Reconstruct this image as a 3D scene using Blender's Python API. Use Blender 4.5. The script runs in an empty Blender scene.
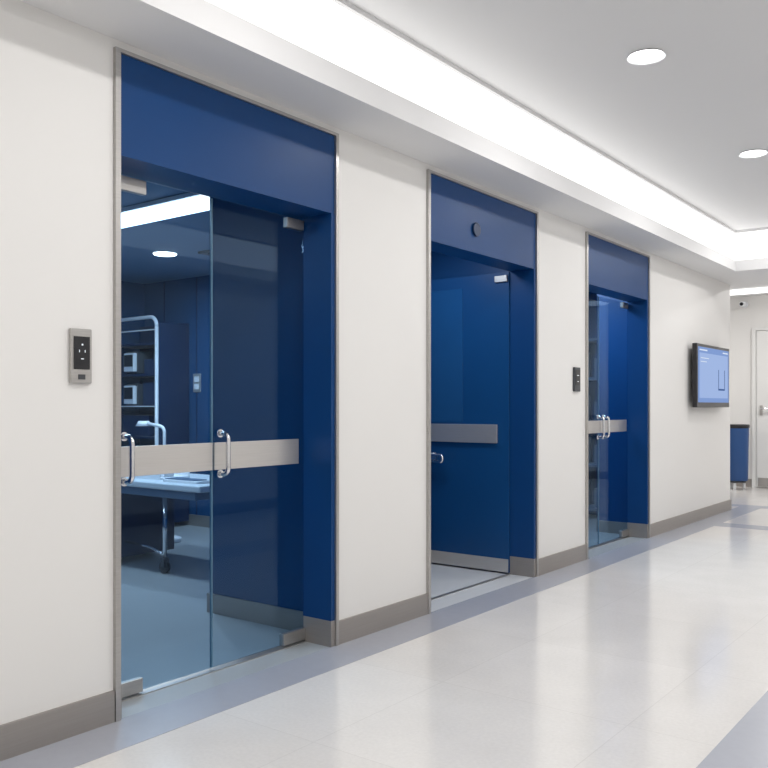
import bpy, bmesh, math
from mathutils import Vector, Matrix
S=bpy.context.scene
COL=S.collection
# ---------------------------------------------------------------- materials
def newmat(name):
    m=bpy.data.materials.new(name); m.use_nodes=True
    return m,m.node_tree.nodes,m.node_tree.links
def pbr(name,col,rough=.5,metal=0,noise=0,nscale=8,bump=0,bscale=200,emit=None,es=0,spec=.5,stretch=None,coat=0):
    m,n,l=newmat(name); b=n['Principled BSDF']
    b.inputs['Base Color'].default_value=(*col,1); b.inputs['Roughness'].default_value=rough
    b.inputs['Metallic'].default_value=metal; b.inputs['Specular IOR Level'].default_value=spec
    b.inputs['Coat Weight'].default_value=coat
    if emit:
        b.inputs['Emission Color'].default_value=(*emit,1); b.inputs['Emission Strength'].default_value=es
    g=n.new('ShaderNodeNewGeometry')
    src=g.outputs['Position']
    if stretch:
        mp=n.new('ShaderNodeMapping'); mp.inputs['Scale'].default_value=stretch
        l.new(src,mp.inputs['Vector']); src=mp.outputs['Vector']
    if noise:
        t=n.new('ShaderNodeTexNoise'); t.inputs['Scale'].default_value=nscale; t.inputs['Detail'].default_value=4
        l.new(src,t.inputs['Vector'])
        r=n.new('ShaderNodeMix'); r.data_type='RGBA'
        r.inputs[6].default_value=tuple(c*(1-noise) for c in col)+(1,)
        r.inputs[7].default_value=tuple(min(1,c*(1+noise)) for c in col)+(1,)
        l.new(t.outputs['Fac'],r.inputs[0]); l.new(r.outputs[2],b.inputs['Base Color'])
    if bump:
        t=n.new('ShaderNodeTexNoise'); t.inputs['Scale'].default_value=bscale
        l.new(src,t.inputs['Vector'])
        bp=n.new('ShaderNodeBump'); bp.inputs['Strength'].default_value=bump; bp.inputs['Distance'].default_value=.002
        l.new(t.outputs['Fac'],bp.inputs['Height']); l.new(bp.outputs['Normal'],b.inputs['Normal'])
    return m
def emis(name,col,s):
    m,n,l=newmat(name); n.remove(n['Principled BSDF'])
    e=n.new('ShaderNodeEmission'); e.inputs[0].default_value=(*col,1); e.inputs[1].default_value=s
    l.new(e.outputs[0],n['Material Output'].inputs[0]); return m
def glassm(name,tint,f0=.03,k=.6):
    m,n,l=newmat(name); n.remove(n['Principled BSDF'])
    t=n.new('ShaderNodeBsdfTransparent'); t.inputs[0].default_value=(*tint,1)
    g=n.new('ShaderNodeBsdfGlossy'); g.inputs['Roughness'].default_value=.02; g.inputs[0].default_value=(.6,.78,1,1)
    lw=n.new('ShaderNodeLayerWeight'); lw.inputs[0].default_value=.5
    p=n.new('ShaderNodeMath'); p.operation='POWER'; p.inputs[1].default_value=5
    a=n.new('ShaderNodeMath'); a.operation='MULTIPLY_ADD'; a.inputs[1].default_value=k; a.inputs[2].default_value=f0
    l.new(lw.outputs['Facing'],p.inputs[0]); l.new(p.outputs[0],a.inputs[0])
    x=n.new('ShaderNodeMixShader')
    l.new(a.outputs[0],x.inputs[0]); l.new(t.outputs[0],x.inputs[1]); l.new(g.outputs[0],x.inputs[2])
    l.new(x.outputs[0],n['Material Output'].inputs[0]); return m
M={}
M['wall']=pbr('wall_paint',(.77,.76,.745),.6,noise=.012,nscale=1.5)
M['ceil']=pbr('ceiling_paint',(.71,.71,.715),.7,noise=.01,nscale=1.2)
M['sof']=pbr('soffit_paint',(.76,.76,.765),.65)
M['steel']=pbr('brushed_steel',(.46,.445,.43),.36,.85,noise=.12,nscale=14,stretch=(1,1,12))
M['base']=pbr('skirting_steel',(.36,.335,.315),.42,.6,noise=.08,nscale=10,stretch=(1,.3,14))
M['plate']=pbr('push_plate_steel',(.62,.60,.58),.38,.7,noise=.08,nscale=12,stretch=(1,.4,20))
M['chrome']=pbr('polished_steel',(.75,.76,.78),.15,1)
M['blue']=pbr('blue_panel',(.0045,.047,.168),.38,noise=.06,nscale=2,spec=.22)
M['blue2']=pbr('blue_interior_wall',(.006,.066,.18),.45,noise=.10,nscale=1.5,spec=.28)
M['blue3']=pbr('blue_vestibule_wall',(.006,.066,.21),.4,noise=.10,nscale=1.5,spec=.3)
M['leaf']=pbr('blue_door_laminate',(.006,.060,.19),.33,noise=.05,nscale=2,spec=.35)
M['leaf2']=pbr('blue_door_vision_panel',(.012,.078,.22),.2,spec=.45)
M['shade']=pbr('shelf_boxes',(.08,.15,.26),.5)
M['navy']=pbr('navy_cabinet',(.007,.026,.080),.35,spec=.3)
M['black']=pbr('black_plastic',(.012,.012,.015),.3)
M['dark']=pbr('dark_grey_plastic',(.05,.055,.065),.4)
M['white']=pbr('white_enamel',(.8,.82,.85),.35)
M['linen']=pbr('worktop_laminate',(.64,.70,.76),.35)
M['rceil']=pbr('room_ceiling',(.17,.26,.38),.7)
M['rfloor']=pbr('room_floor',(.36,.385,.40),.3,noise=.05,nscale=3)
M['vfloor']=pbr('vestibule_floor',(.60,.62,.64),.3,noise=.05,nscale=3)
M['band']=pbr('floor_border',(.36,.375,.425),.26,noise=.04,nscale=20)
M['glass']=glassm('door_glass',(.73,.83,.90),.022,.45)
M['gedge']=pbr('glass_edge',(.10,.22,.32),.2)
M['cove']=emis('cove_diffuser',(1,.985,.96),1.9)
M['down']=emis('downlight_lens',(1,.98,.95),12)
M['strip']=emis('strip_diffuser',(.75,.88,1),5)
M['lbin']=pbr('bin_blue',(.010,.06,.2),.35)
M['scr']=emis('screen_blue',(.28,.42,.80),.8)
M['scr2']=emis('screen_panel',(.42,.56,.90),.85)
M['scr3']=emis('screen_header',(.10,.2,.5),.6)
M['scr4']=emis('screen_text',(.8,.88,1),.9)
M['led']=emis('status_led',(.9,.95,1),1.2)
M['door']=pbr('white_door',(.74,.74,.73),.45)
# floor
m,n,l=newmat('floor_tile'); b=n['Principled BSDF']
g=n.new('ShaderNodeNewGeometry')
mp=n.new('ShaderNodeMapping'); mp.inputs['Location'].default_value=(.1,.25,0)
l.new(g.outputs['Position'],mp.inputs['Vector'])
br=n.new('ShaderNodeTexBrick'); br.offset=0; br.inputs['Scale'].default_value=1
br.inputs['Brick Width'].default_value=.9; br.inputs['Row Height'].default_value=.9
br.inputs['Mortar Size'].default_value=.0025; br.inputs['Mortar Smooth'].default_value=.3
br.inputs['Color1'].default_value=(.72,.70,.68,1); br.inputs['Color2'].default_value=(.70,.68,.66,1)
br.inputs['Mortar'].default_value=(.64,.62,.60,1)
l.new(mp.outputs[0],br.inputs['Vector'])
t=n.new('ShaderNodeTexNoise'); t.inputs['Scale'].default_value=3; t.inputs['Detail'].default_value=8
l.new(g.outputs['Position'],t.inputs['Vector'])
t2=n.new('ShaderNodeTexNoise'); t2.inputs['Scale'].default_value=60
l.new(g.outputs['Position'],t2.inputs['Vector'])
ad=n.new('ShaderNodeMath'); ad.operation='ADD'; l.new(t.outputs['Fac'],ad.inputs[0]); l.new(t2.outputs['Fac'],ad.inputs[1])
mr=n.new('ShaderNodeMapRange'); mr.inputs[1].default_value=.6; mr.inputs[2].default_value=1.4; mr.inputs[3].default_value=.93; mr.inputs[4].default_value=1.05
l.new(ad.outputs[0],mr.inputs[0])
vm=n.new('ShaderNodeVectorMath'); vm.operation='SCALE'; l.new(br.outputs['Color'],vm.inputs[0]); l.new(mr.outputs[0],vm.inputs['Scale'])
l.new(vm.outputs[0],b.inputs['Base Color']); b.inputs['Roughness'].default_value=.14; b.inputs['Specular IOR Level'].default_value=.6
M['floor']=m
# ---------------------------------------------------------------- helpers
def link(o,parent=None,origin=None):
    COL.objects.link(o)
    if parent:
        o.parent=parent; o.location=o.location-parent.location
def meshobj(name,bm,mats,parent=None,smooth=False):
    lo=Vector((min(v.co[i] for v in bm.verts) for i in range(3))); hi=Vector((max(v.co[i] for v in bm.verts) for i in range(3)))
    c=(lo+hi)/2
    for v in bm.verts: v.co-=c
    bmesh.ops.recalc_face_normals(bm,faces=bm.faces)
    me=bpy.data.meshes.new(name); bm.to_mesh(me); bm.free()
    for k in (mats if isinstance(mats,(list,tuple)) else [mats]): me.materials.append(M[k])
    if smooth:
        for p in me.polygons: p.use_smooth=True
    o=bpy.data.objects.new(name,me); o.location=c; link(o,parent); return o
def addbox(bm,x0,x1,y0,y1,z0,z1,mi=0,bev=0):
    r=bmesh.ops.create_cube(bm,size=1)
    vs=r['verts']
    for v in vs:
        v.co=Vector(((x0+x1)/2+v.co.x*(x1-x0),(y0+y1)/2+v.co.y*(y1-y0),(z0+z1)/2+v.co.z*(z1-z0)))
    fs=set(f for v in vs for f in v.link_faces)
    for f in fs: f.material_index=mi
    if bev:
        es=list(set(e for v in vs for e in v.link_edges))
        r=bmesh.ops.bevel(bm,geom=es,offset=bev,segments=3,profile=.5,affect='EDGES')
        for f in r['faces']: f.material_index=mi
def boxes(name,lst,mats,parent=None,bev=0):
    bm=bmesh.new()
    for a in lst:
        addbox(bm,*a[:6],mi=(a[6] if len(a)>6 else 0),bev=bev)
    return meshobj(name,bm,mats,parent)
def box(name,x0,x1,y0,y1,z0,z1,mat,parent=None,bev=0):
    return boxes(name,[(x0,x1,y0,y1,z0,z1)],mat,parent,bev)
def cyl(name,c,r,h,mat,parent=None,axis='Z',seg=40,r2=None,bev=0):
    bm=bmesh.new()
    bmesh.ops.create_cone(bm,cap_ends=True,segments=seg,radius1=r,radius2=r if r2 is None else r2,depth=h)
    if bev:
        es=[e for e in bm.edges if len(e.link_faces)==2 and any(len(f.verts)>4 for f in e.link_faces)]
        bmesh.ops.bevel(bm,geom=es,offset=bev,segments=3,profile=.5,affect='EDGES')
    R={'Z':Matrix(),'X':Matrix.Rotation(math.pi/2,4,'Y'),'Y':Matrix.Rotation(math.pi/2,4,'X')}[axis]
    for v in bm.verts: v.co=R@v.co+Vector(c)
    o=meshobj(name,bm,mat,parent)
    for p in o.data.polygons:
        p.use_smooth=len(p.vertices)<=4
    return o
def tube(name,pts,r,mat,parent=None,seg=12):
    bm=bmesh.new(); rings=[]
    P=[Vector(p) for p in pts]
    up=None
    for i,p in enumerate(P):
        d=(P[min(i+1,len(P)-1)]-P[max(i-1,0)]).normalized()
        if up is None:
            a=Vector((0,0,1)) if abs(d.z)<.9 else Vector((0,1,0))
            u=d.cross(a).normalized()
        else:
            u=(up-d*up.dot(d)).normalized()
        up=u; w=d.cross(u)
        rings.append([bm.verts.new(p+r*(math.cos(2*math.pi*k/seg)*u+math.sin(2*math.pi*k/seg)*w)) for k in range(seg)])
    for a,b_ in zip(rings,rings[1:]):
        for k in range(seg): bm.faces.new((a[k],a[(k+1)%seg],b_[(k+1)%seg],b_[k]))
    bm.faces.new(rings[0]); bm.faces.new(rings[-1])
    return meshobj(name,bm,mat,parent,True)
def bend(pts,r=.02,n=5):
    P=[Vector(p) for p in pts]; out=[P[0]]
    for i in range(1,len(P)-1):
        a=P[i]+(P[i-1]-P[i]).normalized()*r; c=P[i]+(P[i+1]-P[i]).normalized()*r
        for k in range(n+1):
            t=k/n; out.append(a*(1-t)**2+P[i]*2*t*(1-t)+c*t*t)
    out.append(P[-1]); return out
def grp(name,loc):
    e=bpy.data.objects.new(name,None); e.empty_display_size=.1; e.location=loc; COL.objects.link(e); return e
def alight(name,loc,size,power,col=(1,1,1),rot=(0,0,0),sy=None,shape='SQUARE',parent=None):
    L=bpy.data.lights.new(name,'AREA'); L.energy=power; L.color=col; L.size=size
    if sy: L.shape='RECTANGLE'; L.size_y=sy
    else: L.shape=shape
    o=bpy.data.objects.new(name,L); o.location=loc; o.rotation_euler=rot; link(o,parent); return o
# ---------------------------------------------------------------- shell
DOORS=[(2.13,3.505),(4.405,5.85),(6.78,8.235)]
HT=2.765; HB=2.34; YE=11.1; RX=4.3; SZ=2.815; CZ=3.27
bl=[]; ys=-3.0
for a,b_ in DOORS:
    bl.append((-.2,0,ys,a,0,3.4)); bl.append((-.2,0,a,b_,HT,3.4)); ys=b_
bl.append((-.2,0,ys,YE,0,3.4))
boxes('wall_left',bl,'wall')
box('wall_right',RX,RX+.15,-3.15,14.6,0,3.4,'wall')
box('wall_back',-.2,RX,-3.15,-3,0,3.4,'wall')
box('wall_far',-5,RX,14.4,14.55,0,3.4,'wall')
box('wall_passage',-5,-.2,YE-.15,YE,0,3.4,'wall')
box('wall_passage_end',-5.15,-5,YE-.15,14.55,0,3.4,'wall')
boxes('floor',[(0,RX,-3,14.4,-.1,0),(-.2,0,YE,14.4,-.1,0),(-5,-.2,YE,14.4,-.1,0)],'floor')
boxes('trim_floor_border',[(0,.27,-3,YE+.4,0,.002),(2.05,2.55,-3,9.5,0,.002),(.27,RX,9.5,9.8,0,.002),(-5,RX,11.5,11.75,0,.0021)],'band')
box('ceiling',-5,RX,-3,14.4,3.4,3.5,'ceil')
box('ceiling_corridor',.30,RX-.30,-2.7,10.1,CZ,3.38,'ceil')
boxes('ceiling_soffit',[(0,.36,-3,11.3,SZ,SZ+.12),(RX-.36,RX,-3,11.3,SZ,SZ+.12),(.36,RX-.36,10,11.3,SZ,SZ+.12),(.36,RX-.36,-3,-2.6,SZ,SZ+.12),(-.2,.0,YE,11.3,SZ,SZ+.12),(-5,-.2,YE,11.3,SZ,SZ+.12),
   (0,.28,-3,11.3,SZ+.12,3.4),(RX-.28,RX,-3,11.3,SZ+.12,3.4),(.28,RX-.28,10.1,11.3,SZ+.12,3.4)],'sof')
boxes('trim_glow_shield',[(.335,.36,-2.6,10.0,CZ-.025,CZ),(RX-.36,RX-.335,-2.6,10.0,CZ-.025,CZ),(.335,RX-.335,10.0,10.025,CZ-.025,CZ)],'ceil')  # added lip, shields the ceiling from the diffuser glow
boxes('ceiling_passage',[(-5,RX,11.55,14.4,3.18,3.3)],'ceil')
cl=grp('cove_light',(.3,3.5,3.1))
box('diffuser_left',.29,.325,-2.65,10.04,SZ+.12,CZ,'cove',cl)
box('diffuser_end',.325,RX-.325,10.03,10.07,SZ+.12,CZ,'cove',cl)
box('diffuser_right',RX-.325,RX-.29,-2.65,10.04,SZ+.12,CZ,'cove',cl)
cl2=grp('cove_light',(0,14.3,3.1))
box('diffuser_far',-4.9,RX-.1,14.34,14.39,3.09,3.175,'cove',cl2)
box('trim_cove_ledge',-5,RX,14.33,14.4,3.065,3.088,'sof')
t_=.014
def bb(name,lst): boxes(name,lst,'base')
bb('baseboard_left',[(0,t_,-3,2.105,0,.13),(0,t_,3.522,4.385,0,.13),(0,t_,5.867,6.76,0,.13),(0,t_,8.252,YE+t_,0,.13)])
bb('baseboard_far',[(-5,-.56,14.4-t_,14.4,0,.13),(.86,RX,14.4-t_,14.4,0,.13)])
bb('baseboard_right',[(RX-t_,RX,-3,14.38,0,.13)])
for i,y in enumerate([-1.9,.1,2.4,4.69,7.0,9.3]):
    for x in (1.285,3.0):
        d=grp('downlight',(x,y,CZ))
        bm=bmesh.new()
        bmesh.ops.create_cone(bm,cap_ends=False,segments=48,radius1=.104,radius2=.09,depth=.012)
        for v in bm.verts: v.co+=Vector((x,y,CZ-.006))
        meshobj('rim',bm,'white',d,True)
        cyl('lens',(x,y,CZ-.004),.086,.006,'down',d)
        alight('lamp',(x,y,CZ-.02),.16,14.6,(1,.98,.96),shape='DISK',parent=d)
for x in (-2.5,.5,2.8):
    d=grp('downlight',(x,12.8,3.18)); cyl('lens',(x,12.8,3.176),.091,.006,'down',d)
    cyl('rim',(x,12.8,3.179),.104,.004,'white',d)
    alight('lamp',(x,12.8,3.16),.17,36,(1,.98,.96),shape='DISK',parent=d)
# ---------------------------------------------------------------- doors
def dhandle(parent,x,y,z0,z1,name,h=.06):
    tube(name,bend([(x,y,z0),(x+h,y,z0),(x+h,y,z1),(x,y,z1)],.035,6),.0125,'chrome',parent)
    cyl(name+'_rose_low',(x+.003,y,z0),.02,.006,'chrome',parent,axis='X')
    cyl(name+'_rose_high',(x+.003,y,z1),.02,.006,'chrome',parent,axis='X')
def make_door(i,a,b_):
    d=grp('door_%d'%i,((-.1),(a+b_)/2,0))
    boxes('edge_frame',[(-.02,.018,a-.022,a+.003,0,HT+.012),(-.02,.018,b_-.006,b_+.016,0,HT+.012),(-.02,.018,a+.003,b_-.006,HT-.004,HT+.012)],'steel',d)
    box('header_panel',-.2,.004,a+.003,b_-.006,HB,HT-.004,'blue',d)
    box('jamb_panel',-.2,.006,b_-.035,b_-.006,.14,HB,'blue',d)
    box('jamb_near_panel',-.2,.002,a+.003,a+.014,.14,HB,'blue',d)
    boxes('jamb_kick_plate',[(-.2,.008,b_-.037,b_-.006,0,.14),(-.2,.003,a+.003,a+.016,0,.14)],'base',d)
    yl=a+.02; yr=b_-.038; ym=(yl+yr)/2
    if i!=2:
        gx0,gx1=-.206,-.194
        boxes('glass_leaves',[(gx0,gx1,yl,ym-.004,.015,HB-.02),(gx0,gx1,ym+.004,yr,.015,HB-.02)],'glass',d)
        boxes('glass_edges',[(gx0,gx1,ym-.004,ym-.001,.015,HB-.02),(gx0,gx1,ym+.001,ym+.004,.015,HB-.02)],'gedge',d)
        box('threshold',-.23,-.17,yl,yr,0,.005,'steel',d)
    return d,yl,ym,yr
for i,(a,b_) in enumerate(DOORS):
    d,yl,ym,yr=make_door(i+1,a,b_)
    px=-.194
    if i==1:
        # solid leaf standing open at right angles, hinged on the far jamb
        ly0,ly1=5.80,5.845
        box('leaf',-1.02,-.202,ly0,ly1,.012,HB-.004,'leaf',d,bev=.002)
        box('vision_panel',-1.0,-.62,ly0-.003,ly0+.01,1.17,2.24,'leaf2',d,bev=.001)
        box('kick_plate',-1.018,-.206,ly0-.004,ly0+.01,.014,.115,'plate',d)
        box('push_bar',-1.01,-.30,ly0-.022,ly0,1.01,1.155,'plate',d,bev=.003)
        box('lever_rose',-.93,-.87,ly0-.012,ly0,.84,.92,'chrome',d,bev=.003)
        tube('lever',bend([(-.92,ly0-.005,.90),(-.92,ly0-.07,.90),(-.77,ly0-.07,.90),(-.77,ly0-.07,.85),(-.90,ly0-.07,.85)],.022,5),.014,'chrome',d)
        boxes('hinges',[(-.32,-.21,ly0-.018,ly0,HB-.08,HB-.03)],'steel',d,bev=.003)
        box('floor_strip',-.215,-.185,yl,yr-.03,0,.004,'steel',d)
        cyl('sensor',(.012,4.965,2.497),.047,.016,'navy',d,axis='X',bev=.004)
        continue
    zb0,zb1=(.985,1.12) if i==0 else (1.05,1.165)
    boxes('push_plates',[(px,px+.012,yl,ym-.006,zb0,zb1),(px,px+.012,ym+.006,yr-.05,zb0,zb1)],'plate',d,bev=.002)
    if i==0:
        dhandle(d,px+.01,2.29,.965,1.165,'handle_left'); dhandle(d,px+.01,2.85,.965,1.165,'handle_right')
    else:
        dhandle(d,px+.01,ym-.06,1.01,1.20,'handle_left'); dhandle(d,px+.01,ym+.06,1.01,1.20,'handle_right')
    boxes('patch_fittings',[(px-.02,px+.014,yl,yl+.26,HB-.085,HB-.022),(px-.02,px+.014,yr-.14,yr-.01,HB-.075,HB-.02),
        (px-.02,px+.014,yl,yl+.24,.012,.075),(px-.02,px+.014,yr-.17,yr,.012,.075)],'steel',d,bev=.003)
# ---------------------------------------------------------------- room 1 (treatment room)
PX=-1.12
boxes('wall_room_partition',[(PX,-.2,3.6,3.70,0,2.7),(PX,-1.04,3.7,6.1,0,2.7),(-5.1,-1.04,6.1,6.2,0,2.7),(-5.2,-5.1,.3,6.2,0,2.7),(-5.1,-.2,.2,.3,0,2.7),(-.24,-.2,.3,2.15,0,2.7)],'blue2')
box('wall_room_header',-.24,-.2,2.15,3.6,HB,2.7,'blue2')
boxes('floor_room',[(-5.1,PX,.2,6.1,-.1,0),(PX,-.2,.2,3.65,-.1,0),(-.2,0,2.13,3.50,-.1,0)],'rfloor')
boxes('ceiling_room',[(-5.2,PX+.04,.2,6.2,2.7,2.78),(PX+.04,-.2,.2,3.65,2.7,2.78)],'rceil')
boxes('baseboard_room',[(PX,-.22,3.588,3.6,0,.12),(PX-.012,PX,3.588,6.1,0,.12),(-5.1,-1.14,6.088,6.1,0,.12)],'base')
boxes('trim_wall_seams',[(x,x+.012,6.094,6.1,.12,2.7) for x in (-4.75,-4.2,-3.5,-2.6)],'navy')
for y0,y1,pw in ((3.64,3.95,44),(1.45,1.78,24)):
    yc=(y0+y1)/2
    sl=grp('strip_light',(-2.5,yc,2.65))
    box('housing',-3.9,-1.25,y0,y1,2.665,2.695,'white',sl)
    box('diffuser',-3.87,-1.28,y0+.02,y1-.02,2.65,2.667,'strip',sl)
    alight('lamp',(-2.5,yc,2.635),2.2,pw,(.78,.89,1),sy=.25,parent=sl)
d=grp('downlight',(-3.3,4.97,2.7)); cyl('lens',(-3.3,4.97,2.690),.10,.012,'down',d); cyl('rim',(-3.3,4.97,2.695),.115,.006,'white',d)
alight('lamp',(-3.3,4.97,2.66),.2,40,(.75,.88,1),parent=d)
v=grp('air_vent',(-2.78,5.3,2.69))
boxes('frame',[(-3.0,-2.55,5.1,5.13,2.68,2.698),(-3.0,-2.55,5.47,5.5,2.68,2.698),(-3.0,-2.97,5.1,5.5,2.68,2.698),(-2.58,-2.55,5.1,5.5,2.68,2.698)],'dark',v)
boxes('slats',[(-2.97,-2.58,5.14+k*.047,5.16+k*.047,2.682,2.698) for k in range(7)],'dark',v)
sw=grp('wall_switch',(-4.31,6.09,1.55)); box('plate',-4.24,-4.12,6.085,6.1,1.45,1.65,'plate',sw,bev=.004)
boxes('buttons',[(-4.215,-4.145,6.08,6.088,1.56,1.62),(-4.215,-4.145,6.08,6.088,1.48,1.54)],'white',sw)
# open equipment rack with rounded white frame
ec=grp('equipment_rack',(-4.7,5.85,0))
boxes('back_panel',[(-5.08,-4.30,6.02,6.08,.05,2.2),(-4.32,-4.30,5.68,6.02,.05,2.18)],'navy',ec)
boxes('shelves',[(-5.06,-4.32,5.66,6.02,z,z+.025) for z in (.12,.55,.95,1.28,1.62,1.95)],'navy',ec)
def rrect(x0,x1,z0,z1,y,r):
    pts=[]
    for cx,cz,a0 in ((x1-r,z1-r,0),(x0+r,z1-r,90),(x0+r,z0+r,180),(x1-r,z0+r,270)):
        for k in range(7):
            a=math.radians(a0+k*15); pts.append((cx+r*math.cos(a),y,cz+r*math.sin(a)))
    pts.append(pts[0]); return pts
tube('front_frame',rrect(-5.07,-4.30,.03,2.24,5.65,.10),.020,'white',ec)
boxes('shelf_rails',[(-5.06,-4.31,5.642,5.658,z,z+.012) for z in (1.29,2.1)],'white',ec)
for k,z in enumerate((1.77,1.42)):
    box('monitor_body_%d'%k,-4.84,-4.64,5.66,5.85,z-.12,z+.12,'dark',ec,bev=.01)
    box('screen_bezel_%d'%k,-4.83,-4.65,5.62,5.665,z-.10,z+.10,'white',ec,bev=.01)
    box('screen_%d'%k,-4.812,-4.668,5.614,5.622,z-.045,z+.08,'black',ec)
boxes('supply_boxes',[(-4.6,-4.36,5.7,6.0,1.305,1.55),(-5.0,-4.88,5.7,6.0,1.645,1.85),(-4.58,-4.38,5.7,6.0,1.645,1.80),(-4.95,-4.5,5.7,6.0,.975,1.2)],'navy',ec,bev=.006)
# wheeled work table
et=grp('wheeled_work_table',(-2.9,4.5,0))
box('worktop',-4.05,-1.80,4.10,4.86,.665,.715,'linen',et,bev=.012)
box('apron',-4.0,-1.9,4.14,4.82,.60,.665,'shade',et,bev=.005)
box('drawer_unit',-3.95,-2.95,4.2,4.8,.05,.6,'navy',et,bev=.01)
boxes('drawer_fronts',[(-3.92,-2.98,4.19,4.2,.08,.24),(-3.92,-2.98,4.19,4.2,.26,.42),(-3.92,-2.98,4.19,4.2,.44,.58)],'dark',et)
boxes('drawer_pulls',[(-3.55,-3.35,4.178,4.19,z,z+.012) for z in (.20,.38,.54)],'chrome',et)
for y in (4.22,4.76):
    for x in (-2.35,):
        tube('leg',[(x,y,.6),(x,y,.1)],.018,'chrome',et)
        cyl('caster',(x,y,.05),.05,.03,'black',et,axis='Y'); box('caster_fork',x-.02,x+.02,y-.025,y+.025,.05,.12,'dark',et)
tube('foot_bar',bend([(-2.95,4.3,.18),(-2.6,4.26,.18),(-2.35,4.22,.14)],.05),.012,'chrome',et)
mo=grp('desktop_monitor',(-2.0,4.6,.715))
box('stand',-2.10,-1.96,4.55,4.65,.715,.73,'white',mo); tube('post',[(-2.03,4.6,.725),(-2.03,4.6,.95)],.015,'white',mo)
box('bezel',-2.14,-1.93,4.575,4.615,.88,1.12,'white',mo,bev=.012); box('panel',-2.125,-1.945,4.568,4.576,.895,1.105,'black',mo)
tr=grp('instrument_tray',(-2.6,4.4,.715))
boxes('tray',[(-2.85,-2.45,4.25,4.55,.715,.73),(-2.85,-2.45,4.25,4.26,.73,.76),(-2.85,-2.45,4.54,4.55,.73,.76)],'white',tr)
boxes('boxes',[(-2.80,-2.67,4.3,4.4,.73,.81),(-2.63,-2.52,4.35,4.45,.73,.78)],'white',tr,bev=.008)
kb=grp('keyboard',(-2.2,4.3,.715)); box('case',-2.35,-1.95,4.2,4.34,.715,.735,'white',kb,bev=.004)
boxes('keys',[(-2.34+c*.04,-2.306+c*.04,4.215+r*.04,4.247+r*.04,.735,.742) for c in range(9) for r in range(3)],'shade',kb)
lamp=grp('exam_lamp',(-3.4,5.15,0))
cyl('base',(-3.6,5.2,.02),.16,.04,'white',lamp,bev=.01); tube('arm',bend([(-3.6,5.2,.04),(-3.6,5.2,1.10),(-3.8,5.15,1.13)],.06),.016,'white',lamp)
cyl('head',(-3.85,5.15,1.13),.08,.05,'white',lamp,r2=.05)
# ---------------------------------------------------------------- room 2, 3
boxes('wall_vestibule',[(-1.04,-.2,5.93,6.05,0,2.7),(-1.04,-.2,3.70,3.72,0,2.7),(-1.04,-1.03,3.72,5.93,0,2.7)],'blue3')
boxes('floor_vestibule',[(-1.04,-.2,3.72,5.93,-.1,0),(-.2,0,4.405,5.84,-.1,0)],'vfloor')
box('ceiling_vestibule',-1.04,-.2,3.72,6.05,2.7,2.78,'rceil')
boxes('baseboard_vestibule',[(-1.03,-.22,5.918,5.93,0,.12),(-1.03,-1.018,3.72,5.93,0,.12)],'base')
d=grp('downlight',(-.65,5.0,2.7)); cyl('lens',(-.65,5.0,2.690),.09,.012,'down',d); cyl('rim',(-.65,5.0,2.695),.10,.006,'white',d)  # unseen ceiling lamp, added to brighten the vestibule
alight('lamp',(-.65,5.0,2.66),.4,12,(.80,.90,1),parent=d)
boxes('wall_store',[(-.57,-.2,8.33,8.45,0,2.7),(-3.0,-.57,9.6,9.7,0,2.7),(-3.1,-3.0,6.3,9.7,0,2.7),(-3.0,-.2,6.2,6.3,0,2.7),(-.57,-.45,8.45,9.6,0,2.7)],'blue3')
boxes('floor_store',[(-3.0,-.2,6.3,9.6,-.1,0),(-.2,0,6.78,8.22,-.1,0)],'rfloor')
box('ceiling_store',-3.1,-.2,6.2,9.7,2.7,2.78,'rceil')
boxes('baseboard_store',[(-.57,-.22,8.318,8.33,0,.12)],'base')
d=grp('downlight',(-.9,7.6,2.7)); cyl('lens',(-.9,7.6,2.690),.09,.012,'down',d); cyl('rim',(-.9,7.6,2.695),.10,.006,'white',d)  # added lamp with no visible source, lights the store interior
alight('lamp',(-.9,7.6,2.66),.6,38,(.75,.87,1),parent=d)
sh=grp('storage_shelf',(-1.1,9.4,0))
boxes('frame',[(-1.6,-1.57,9.2,9.58,0,2.1),(-.63,-.6,9.2,9.58,0,2.1)]+[(-1.57,-.63,9.2,9.58,z,z+.03) for z in (.1,.6,1.1,1.6,2.05)],'shade',sh)
boxes('boxes',[(-1.5,-1.15,9.25,9.5,z,z+.3) for z in (.13,.63,1.13,1.63)]+[(-1.0,-.7,9.25,9.5,z,z+.22) for z in (.13,.63,1.13,1.63)],'shade',sh)
# ---------------------------------------------------------------- wall devices
k=grp('access_keypad',(.01,1.95,1.5))  # wall keypad: steel plate with a black display
box('plate',.001,.018,1.903,1.997,1.39,1.606,'steel',k,bev=.004)
box('panel',.018,.021,1.915,1.985,1.445,1.575,'black',k)
boxes('indicator',[(.021,.0225,1.948,1.954,1.54,1.546),(.021,.0225,1.945,1.957,1.485,1.488)],'led',k)
boxes('pictogram',[(.021,.0225,1.962,1.964,1.512,1.522),(.021,.0225,1.937,1.939,1.512,1.522)],'led',k)
box('lower_sensor',.018,.0205,1.935,1.965,1.405,1.425,'dark',k)
k=grp('access_keypad',(.01,6.57,1.52))  # second wall keypad, on a dark plate
box('plate',.001,.02,6.51,6.62,1.42,1.62,'dark',k,bev=.004)
box('panel',.02,.023,6.525,6.605,1.47,1.60,'black',k)
boxes('indicator',[(.023,.0245,6.55,6.58,1.55,1.555),(.023,.0245,6.555,6.575,1.50,1.505)],'led',k)
tv=grp('wall_monitor',(.06,10.06,1.65))
box('bracket',.001,.05,9.8,10.3,1.5,1.8,'dark',tv)
box('casing',.05,.105,9.44,10.68,1.285,1.99,'black',tv,bev=.008)
box('screen',.105,.107,9.475,10.645,1.34,1.955,'scr',tv)
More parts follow.
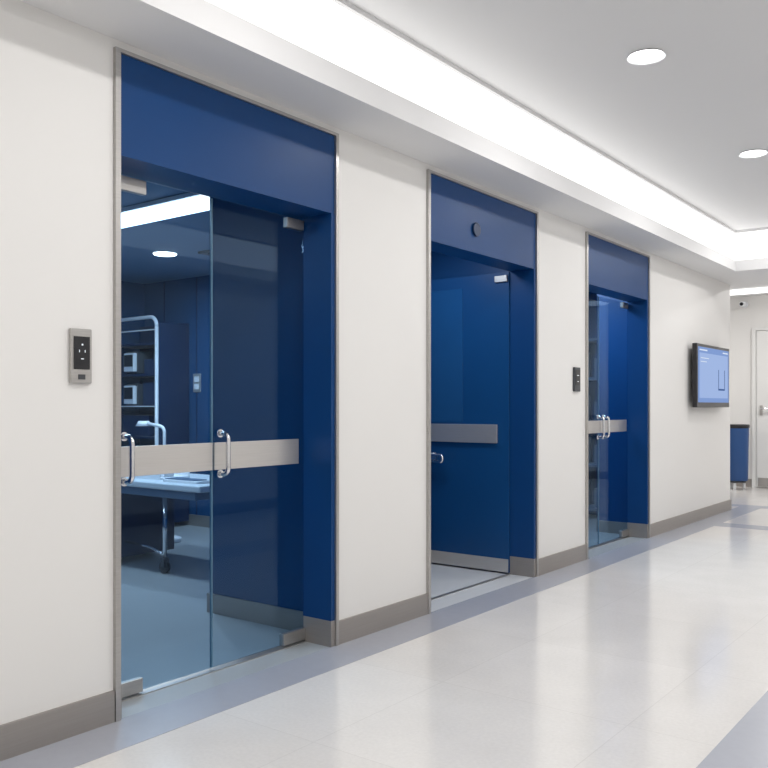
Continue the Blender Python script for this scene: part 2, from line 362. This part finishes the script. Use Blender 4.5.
boxes('screen_panel',[(.107,.1075,9.52,10.60,1.39,1.89)],'scr2',tv)
boxes('screen_lines',[(.1075,.108,10.22,10.24,1.50,1.72),(.1075,.108,10.46,10.48,1.50,1.72),(.1075,.108,10.22,10.48,1.48,1.50)],'scr3',tv)
boxes('screen_text',[(.107,.108,9.52,9.80,1.915,1.93),(.107,.108,10.4,10.6,1.915,1.93)]+[(.1075,.1082,9.56,9.56+w_,z,z+.008) for w_,z in ((.30,1.83),(.22,1.79))],'scr4',tv)
# ---------------------------------------------------------------- far end
bn=grp('waste_bin',(-.66,13.9,0))
cyl('body',(-.66,13.9,.55),.165,.82,'lbin',bn,bev=.01,r2=.18); cyl('lid',(-.66,13.9,.985),.19,.06,'black',bn,bev=.015)
cyl('base_ring',(-.66,13.9,.125),.14,.03,'dark',bn)
for a in (30,150,270):
    x=-.66+.11*math.cos(math.radians(a)); y=13.9+.11*math.sin(math.radians(a)); tube('leg_%d'%a,[(x,y,.13),(x,y,0)],.022,'white',bn)
d4=grp('door_4',(.15,14.38,0))
boxes('frame',[(-.55,-.49,14.35,14.399,0,2.55),(.79,.85,14.35,14.399,0,2.55),(-.49,.79,14.35,14.399,2.50,2.55)],'door',d4,bev=.004)
box('leaf',-.483,.79,14.365,14.399,.01,2.495,'door',d4)
box('handle_plate',-.43,-.39,14.352,14.365,1.15,1.31,'steel',d4); tube('lever',bend([(-.41,14.355,1.26),(-.41,14.30,1.26),(-.27,14.30,1.26)],.015),.013,'chrome',d4)
box('kick_plate',-.46,.77,14.36,14.366,.02,.16,'steel',d4)
sc=grp('security_camera',(-.66,14.3,2.93))
cyl('mount',(-.66,14.37,2.93),.05,.04,'white',sc,axis='Y'); tube('arm',[(-.66,14.36,2.93),(-.66,14.28,2.93)],.015,'white',sc)
cyl('body',(-.66,14.24,2.92),.04,.12,'white',sc,axis='Y',bev=.008); cyl('lens',(-.66,14.175,2.92),.026,.012,'black',sc,axis='Y')
# ---------------------------------------------------------------- camera/world
w=bpy.data.worlds.new('World'); S.world=w; w.use_nodes=True
w.node_tree.nodes['Background'].inputs[0].default_value=(.8,.85,.9,1); w.node_tree.nodes['Background'].inputs[1].default_value=.3
cam=bpy.data.cameras.new('camera'); co=bpy.data.objects.new('camera',cam); COL.objects.link(co); S.camera=co
co.location=(3.009,0,1.3); co.rotation_euler=(math.pi/2,0,math.atan(648/850))
cam.sensor_width=36; cam.lens=36*850/768; cam.shift_y=22/768; cam.clip_start=.02
S.view_settings.view_transform='Standard'; S.view_settings.look='None'; S.view_settings.exposure=0
